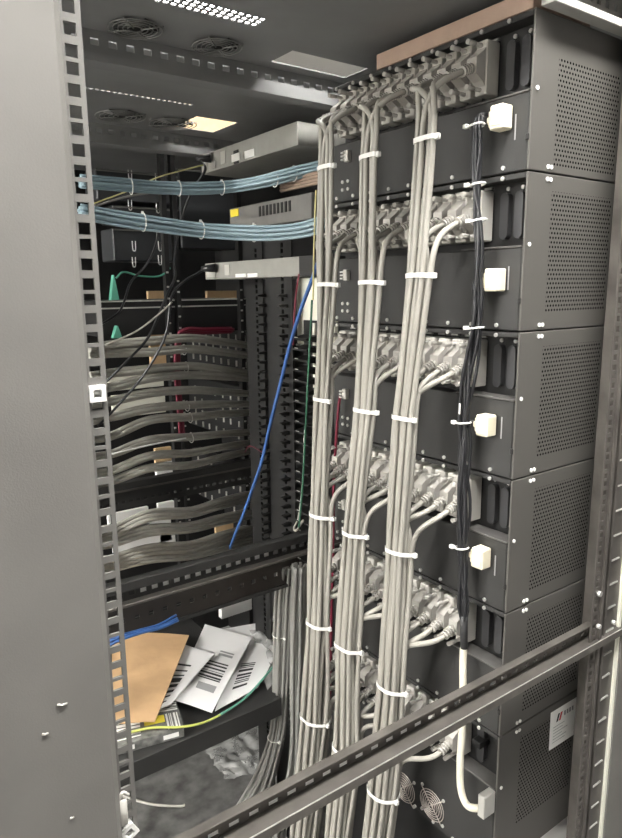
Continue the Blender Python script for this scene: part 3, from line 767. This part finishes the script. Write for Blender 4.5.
# tan and white boards added for the bright background seen in the gaps
TB = [((148,291,165,302),TAN,'small tan'),((149,325,167,371),TAN,'tall tan'),((207,291,241,299),TAN,'wide tan'),((209,323,224,327),TAN,'thin tan'),((226,323,242,326.5),TAN,'thin right tan'),
      ((108,373,164,386),OFFWHITE,'long cream'),((112,396,166,412),OFFWHITE,'second long cream'),((155,449,172,461),TAN,'lower small tan'),((156,462,173,476),WHITE,'small white'),((158,504,175,517),WHITE,'square white'),((160,534,176,545),WHITE,'lower square white'),((216,524,234,537),TAN,'low tan'),
      ((108,515,150,533),WHITE,'bright white'),((112,528,172,540),WHITE,'second bright white')]
for (x0,y0,x1,y1), mt_, l in TB:
    a, b2_ = ony(x0,y0,2.14), ony(x1,y1,2.14)
    tag(MB().box((a.x,2.14,b2_.z),(b2_.x,2.155,a.z),.001).build('bright_gap_board', mt_), '%s board added for a bright gap between grey cables in far rack' % l, 'board', 'boards added for bright gaps')
# teal ends
for (x0,y0,x1,y1,l) in ((111,275,118,300,'upper'),(114,326,121,338,'middle'),(116,345,122,356,'lower')):
    a, b2_ = ony(x0,y0,1.80), ony(x1,y1,1.80)
    tag(MB().prism([(a.x+.008,a.z),(b2_.x-.006,a.z),(b2_.x+.004,b2_.z),(a.x-.004,b2_.z)],'y',1.80,1.82).build('green_tag', GREEN), '%s teal green tag beside the grey post' % l, 'tag', 'teal tags')
pts = [ony(116,278,1.80), ony(124,272,1.80), ony(140,276,1.82), ony(160,276,1.84), ony(170,268,1.86)]
tag(MB().tube(spline(pts,6), .0028, 6).build('teal_cable', GREEN), 'thin teal cable arching from the upper green tag', 'cable')
# patch panels with jacks (face the aisle), right of the grey runs
pm_ = mat('jack metal', (.55,.54,.50), .4, metal=.4)
jm = MB().box((-.004,-.003,-.010),(0,.003,.010)).mesh('jack', pm_)
for r_, (z0, z1) in enumerate(((-.31,-.14),(-.52,-.33),(-.80,-.62))):
    pp = thing('patch_bay', (1.12, 1.80, Z(z0)), ['upper','middle','lowest'][r_]+' black patch panel where the grey cable runs end', 'patch bay', 'patch panels in the far rack')
    MB().box((1.12,1.80,Z(z0)),(1.16,2.36,Z(z1)),.001).build('plate', BLACK2, pp)
    zz = Z(z0)+.016
    while zz < Z(z1)-.01:
        for k in range(9): link('jack', jm, pp, (1.12, 1.86+.055*k+random.uniform(-.004,.004), zz))
        zz += .044
# far uprights, glints drawn as small pale boxes
for k, px in enumerate((172, 182, 243)):
    p = ony(px, 400, 1.84)
    u_ = MB().box((p.x,1.84,.1),(p.x+.014,1.86,TOP)).build('far_upright', BLACK2, r3)
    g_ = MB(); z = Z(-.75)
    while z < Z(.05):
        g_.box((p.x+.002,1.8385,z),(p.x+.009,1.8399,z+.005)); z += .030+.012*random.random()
    g_.build('pale_glints', LIGHTFR, u_)['kind'] = 'stuff'
# grey cable runs
runs = [(346,341,346),(354,352,356),(374,369,374),(388,378,379),(402,393,394),(418,408,404),(437,420,412),(455,440,432),(472,456,442),(482,468,450),(531,514,494),(541,529,512),(560,548,528),(566,556,538)]
for i, (ya, yb, yc) in enumerate(runs):
    Yd = 1.70 if i < 10 else 1.68
    pts = [ony(88, ya+4, Yd-.1), ony(112, ya, Yd), ony(150, yb+1, Yd), ony(190, yb-2, Yd+.03), ony(222, (yb+yc)/2-1, Yd+.07), ony(252, yc+1, Yd+.16)]
    free_bundle('grey_patch_cable', pts, 3 if i < 10 else 5, .0066 if i < 10 else .0064, .0100 if i < 10 else .015, CABLEB, 'grey patch cable, level %s from top, sagging across the far rack' % (ORD+['thirteenth','fourteenth'])[i].replace('top','first'), 'cable', 'grey patch runs level %d' % (i+1), 20+i, sides=6)
for i, (px, py) in enumerate(((184,350),(186,367.5),(187,406.5),(190,418),(191,438))):
    small_tie(ony(px,py,1.73), (1,.1,0), .0135, 'pale tie, %s from top on the grey patch runs' % ['first','second','third','fourth','fifth'][i], 'ties on patch runs')
# red cables
rp = [ony(232,330,1.82), ony(205,331,1.80), ony(186,331,1.79), ony(178,340,1.79), ony(177,370,1.79), ony(179,400,1.79), ony(182,440,1.79)]
free_bundle('red_cable', rp, 5, .0042, .009, RED, 'dark red cable turning down behind the grey patch runs', 'cable', 'red cables', 60)
# odd thin cables
def thin(name, pts, r, material, label): return tag(MB().tube(spline(pts, 8), r, 6).build(name, material), label, 'cable')
thin('blue_cable', [onx(318,262,.80), onx(310,285,.80), onx(300,312,.80), onx(290,345,.80), onx(280,385,.80), onx(270,425,.80), onx(262,460,.80), onx(252,490,.80), onx(243,515,.81), onx(236,532,.82), onx(230,548,.86)], .0042, BLUED, 'strong blue cable slanting down past the black uprights')
thin('red_cable', [onx(299,274,.815), onx(296,295,.815), onx(294,320,.815), onx(293,345,.815)], .002, RED, 'thin red wire beside the strong blue cable')
thin('green_cable', [onx(312,300,.79), onx(309,360,.79), onx(306,420,.79), onx(303,480,.79), onx(299,528,.79)], .0022, mat('dark green wire', (.03,.12,.07), .4), 'thin dark green wire hanging by the left grey bundle')
thin('yellow_cable', [onx(316,190,.79), onx(315,215,.79), onx(314,250,.79), onx(313,300,.79)], .0017, YELW, 'thin yellowish wire hanging beside the left grey bundle')
thin('yellow_cable', [ony(90,205,1.45), ony(130,190,1.45), ony(156,178,1.45), ony(180,171,1.45), ony(203,165,1.45)], .0017, YELW, 'thin yellowish cord slanting up to the highest grey unit')
thin('grey_cable_thin', [ony(92,207,1.6), ony(130,196,1.6), ony(170,190,1.6)], .003, CABLED, 'thin dark cord behind the upper blue bundle')
thin('black_cable', [ony(158,226,1.7), ony(156,244,1.7), ony(147,264,1.68), ony(131,282,1.65), ony(124,302,1.62), ony(117,314,1.6), ony(95,328,1.55)], .0030, WIREB, 'black cord hanging left of the tan boards near the post')
thin('pale_cable', [ony(105,345,1.5), ony(135,332,1.5), ony(158,315,1.5), ony(172,302,1.5)], .0022, CABLEB, 'pale thin cord crossing the black trays')
thin('white_cable', [ony(112,454,1.6), ony(150,445,1.6), ony(186,438,1.62)], .0022, TIE, 'thin white cord among the grey patch runs')
thin('wire_loop', [onx(262,452,.80), onx(250,446,.82), onx(245,452,.84)], .0012, RED, 'short red wire loop by the black uprights')
thin('grey_cable_thin', [onx(305,430,.83), onx(303,480,.83), onx(299,515,.83), onx(294,528,.83), onx(297,530,.82), onx(303,520,.82)], .0025, CABLEB, 'grey cord ending in a hook near the rail')

# ------------------------------------------------------------------ shelf with envelopes
SZ = Z(-.975)
sh = thing('shelf', (.5,1.22,SZ-.05), 'black steel shelf carrying envelopes in the second rack', 'shelf')
MB().box((.20,1.222,SZ-.004),(.785,1.72,SZ),.001).build('shelf_plate', BLACK, sh)
MB().box((.20,1.218,SZ-.046),(.785,1.222,SZ+.0005),.0008).build('front_lip', BLACK, sh)
MB().box((.78,1.222,SZ-.046),(.785,1.72,SZ-.004)).build('side_lip', BLACK, sh)
MB().box((.20,1.716,SZ),(.99,1.722,SZ+.055)).build('back_lip', BLACK, sh)
def sheet(name, pxs, z, material, label, cat, th=.002, n=14, sag=.0025, seed=0, parent=None):
    q_ = [onz(x, y, z) for x, y in pxs]; rn = random.Random(seed); f = [rn.uniform(2,6) for _ in range(4)]
    mb = MB()
    for layer in (0, 1):
        for i in range(n+1):
            for j in range(n+1):
                p = (q_[0].lerp(q_[1], i/n)).lerp(q_[3].lerp(q_[2], i/n), j/n)
                h_ = sag*(.5+.5*sin(f[0]*i/n+f[1]*j/n+seed))*(sin(pi*i/n)*.6+.4)
                mb.v.append((p.x, p.y, z+h_+(th if layer else 0)))
    N = (n+1)*(n+1)
    for i in range(n):
        for j in range(n):
            a = i*(n+1)+j; mb.f.append((a,a+1,a+n+2,a+n+1)); mb.f.append((N+a+n+1,N+a+n+2,N+a+1,N+a))
    edge = [i*(n+1) for i in range(n+1)] + [n*(n+1)+j for j in range(1,n+1)] + [i*(n+1)+n for i in range(n-1,-1,-1)] + [j for j in range(n-1,0,-1)]
    for k in range(len(edge)):
        a, b2_ = edge[k], edge[(k+1) % len(edge)]; mb.f.append((a, b2_, N+b2_, N+a))
    mb.smooth = False
    def surf(u, v, dz=.0012):
        p = (q_[0].lerp(q_[1], u)).lerp(q_[3].lerp(q_[2], u), v)
        h_ = sag*(.5+.5*sin(f[0]*u+f[1]*v+seed))*(sin(pi*u)*.6+.4)
        return (p.x, p.y, z+h_+th+dz)
    th_ = thing(name, tuple((q_[0]+q_[2])/2), label, cat)
    mb.build('sheet', material, th_)
    return th_, surf
def bars(surf, u0, v0, u1, v1, n, name, parent, material=INK, along='v', seed=0):
    rn = random.Random(seed); mb = MB()
    ws = [rn.uniform(.4,1.6) for _ in range(2*n)]; tot = sum(ws); a = 0
    for k in range(2*n):
        b_1 = a+ws[k]/tot
        if k % 2 == 0:
            i = len(mb.v)
            if along == 'v': c4 = ((u0,v0+(v1-v0)*a),(u1,v0+(v1-v0)*a),(u1,v0+(v1-v0)*b_1),(u0,v0+(v1-v0)*b_1))
            else: c4 = ((u0+(u1-u0)*a,v0),(u0+(u1-u0)*b_1,v0),(u0+(u1-u0)*b_1,v1),(u0+(u1-u0)*a,v1))
            mb.v += [surf(*c) for c in c4]; mb.f.append((i,i+1,i+2,i+3))
        a = b_1
    mb.build(name, material, parent)['kind'] = 'stuff'
# white papers, back to front
t_, sf = sheet('white_envelope', [(215,632),(268,622),(281,640),(232,690)], SZ+.002, PAPER, 'white envelope at the back right of the pile, with black barcode', 'envelope', seed=1)
t_, sf = sheet('white_envelope', [(238,640),(280,648),(258,688),(215,712)], SZ+.012, PAPER, 'white envelope beside the dark cables, barcode near its right edge', 'envelope', seed=2)
bars(sf, .28, .40, .62, .85, 9, 'barcode', t_, seed=4)
t_, sf = sheet('white_envelope', [(205,625),(252,638),(212,713),(171,700)], SZ+.024, PAPER, 'white envelope in the middle with barcode and grey square', 'envelope', seed=3)
bars(sf, .35, .46, .85, .70, 7, 'barcode', t_, seed=5); bars(sf, .42, .74, .84, .90, 1, 'grey_square', t_, INKG, seed=6); bars(sf, .55, .30, .85, .38, 2, 'small_print', t_, INKG, seed=7)
t_, sf = sheet('white_envelope', [(184,645),(214,655),(171,705),(148,716)], SZ+.036, PAPER, 'narrow white envelope overlapped by the brown one, striped barcode', 'envelope', seed=4)
bars(sf, .12, .30, .62, .95, 8, 'barcode', t_, seed=8)
t_, sf = sheet('kraft_envelope', [(112,633),(189,636),(155,723),(112,724)], SZ+.048, KRAFT, 'brown kraft paper envelope lying at the left of the shelf', 'envelope', seed=5, sag=.004)
bars(sf, .02, .20, .98, .206, 1, 'fold_line', t_, mat('fold brown', (.36,.22,.11), .8), seed=1)
# crumpled clear plastic at right of the papers and on the floor
def crumple(pxs, z, amp, label, seed, n=14):
    q_ = [onz(x, y, z) for x, y in pxs]; rn = random.Random(seed); mb = MB()
    for i in range(n+1):
        for j in range(n+1):
            p = (q_[0].lerp(q_[1], i/n)).lerp(q_[3].lerp(q_[2], i/n), j/n)
            e = min(1, 4*min(i, n-i, j, n-j)/n+.25)
            mb.v.append((p.x+rn.uniform(-.008,.008), p.y+rn.uniform(-.008,.008), z+.002+amp*e*rn.random()))
    for i in range(n):
        for j in range(n):
            a = i*(n+1)+j; mb.f.append((a,a+1,a+n+2)); mb.f.append((a,a+n+2,a+n+1))
    mb.smooth = True
    return tag(mb.build('plastic_bag', PLASTIC), label, 'plastic bag')
crumple([(252,632),(284,612),(288,662),(268,690)], SZ, .022, 'crumpled clear plastic bag behind the dark cable bundle', 1, 10)
crumple([(206,752),(262,722),(270,772),(225,780)], .002, .014, 'crumpled clear plastic sheet on the floor under the shelf', 2)
# patterned box with a yellow cable lug label
pb_ = [onz(x, y, SZ+.022) for x, y in ((112,706),(176,699),(184,728),(112,748))]
bx_ = thing('printed_box', tuple(pb_[3]), 'flat black and white printed box with yellow label on shelf', 'box')
mb = MB(); mb.v = [(p.x,p.y,SZ+.001) for p in pb_]+[(p.x,p.y,SZ+.022) for p in pb_]; mb.f = [(0,1,2,3),(7,6,5,4),(0,4,5,1),(1,5,6,2),(2,6,7,3),(3,7,4,0)]
mb.build('carton', mat('dark printed card', (.16,.16,.15), .6, noise=.5, nscale=60), bx_)
def bsurf(u, v): p = (pb_[0].lerp(pb_[1], u)).lerp(pb_[3].lerp(pb_[2], u), v); return (p.x, p.y, SZ+.0226)
for (u0,v0,u1,v1,nn,mt_) in ((.03,.06,.98,.40,6,WHITE),(.03,.45,.40,.92,6,WHITE),(.78,.45,.98,.92,5,WHITE)):
    bars(bsurf, u0, v0, u1, v1, nn, 'print', bx_, mt_, seed=int(u0*90+v0*10), along='u' if u0 > .5 else 'v')
bars(bsurf, .46, .46, .76, .90, 1, 'yellow_label', bx_, YEL, seed=2)
fl = [pb_[3].lerp(pb_[2], u) for u in (.15,.30,.50,.62,.70,.92)]
mb = MB()
for a, b2_ in ((fl[0],fl[1]),(fl[4],fl[5])):
    i = len(mb.v); mb.v += [(a.x,a.y-.0008,SZ+.006),(b2_.x,b2_.y-.0008,SZ+.006),(b2_.x,b2_.y-.0008,SZ+.017),(a.x,a.y-.0008,SZ+.017)]; mb.f.append((i,i+1,i+2,i+3))
mb.build('front_print', WHITE, bx_)
gy = [onz(112,737,SZ+.03), onz(150,728,SZ+.03), onz(180,727,SZ+.028), onz(205,722,SZ+.02), onz(228,710,SZ+.02), onz(245,698,SZ+.02), onz(262,680,SZ+.035), onz(278,660,SZ+.04), onz(290,640,SZ+.05)]
gw = thing('earth_cable', tuple(gy[4]), 'green and yellow cable curving across the shelf front', 'cable')
sp_ = spline(gy, 8); k = len(sp_)*45//100
MB().tube(sp_[:k+1], .0028, 7).build('yellow_part', mat('yellow green sheath', (.52,.56,.14), .45), gw)
MB().tube(sp_[k:], .0028, 7).build('green_part', mat('sea green sheath', (.14,.36,.27), .45), gw)
bl = [ony(100,648,1.14), ony(120,640,1.145), ony(140,633,1.16), ony(160,627,1.17), ony(178,618,1.185)]
for k in range(3):
    tag(MB().tube(spline([p+Vector((0,.004*k,.0035*k-.003+.003*sin(i+k))) for i, p in enumerate(bl)], 6), .0028, 6).build('blue_cable', BLUED), 'strong blue cable crossing above the kraft envelope', 'cable', 'blue cables above the envelope')
thin('pale_wire', [onz(120,795,.01), onz(150,804,.012), onz(178,806,.012), onz(185,805,.012)], .004, CABLEB, 'pale wire lying on the dark floor')
# white pieces glimpsed under the far rail
for (x0,y0,x1,y1,l) in ((221,601,252,606,'wide'),(256,590,263,593,'small')):
    a, b2_ = ony(x0,y0,1.80), ony(x1,y1,1.80)
    tag(MB().box((a.x,1.80,min(a.z,b2_.z)-.012),(b2_.x,1.82,max(a.z,b2_.z)+.012),.001).build('white_block', WHITE), '%s white block glimpsed under the far black rail' % l, 'block')
# cardboard box on the roof of the far rack, seen through a roof opening
cb_ = thing('cardboard_box', (1.0,2.0,TOP+.004), 'tan cardboard box standing on the far rack roof', 'box')
MB().box((.80,1.95,TOP+.004),(1.28,2.28,TOP+.34),.002).build('carton', TAN, cb_)
MB().box((.80,1.9495,TOP+.14),(1.28,1.9498,TOP+.19)).build('tape', mat('brown tape', (.50,.34,.18), .35), cb_)
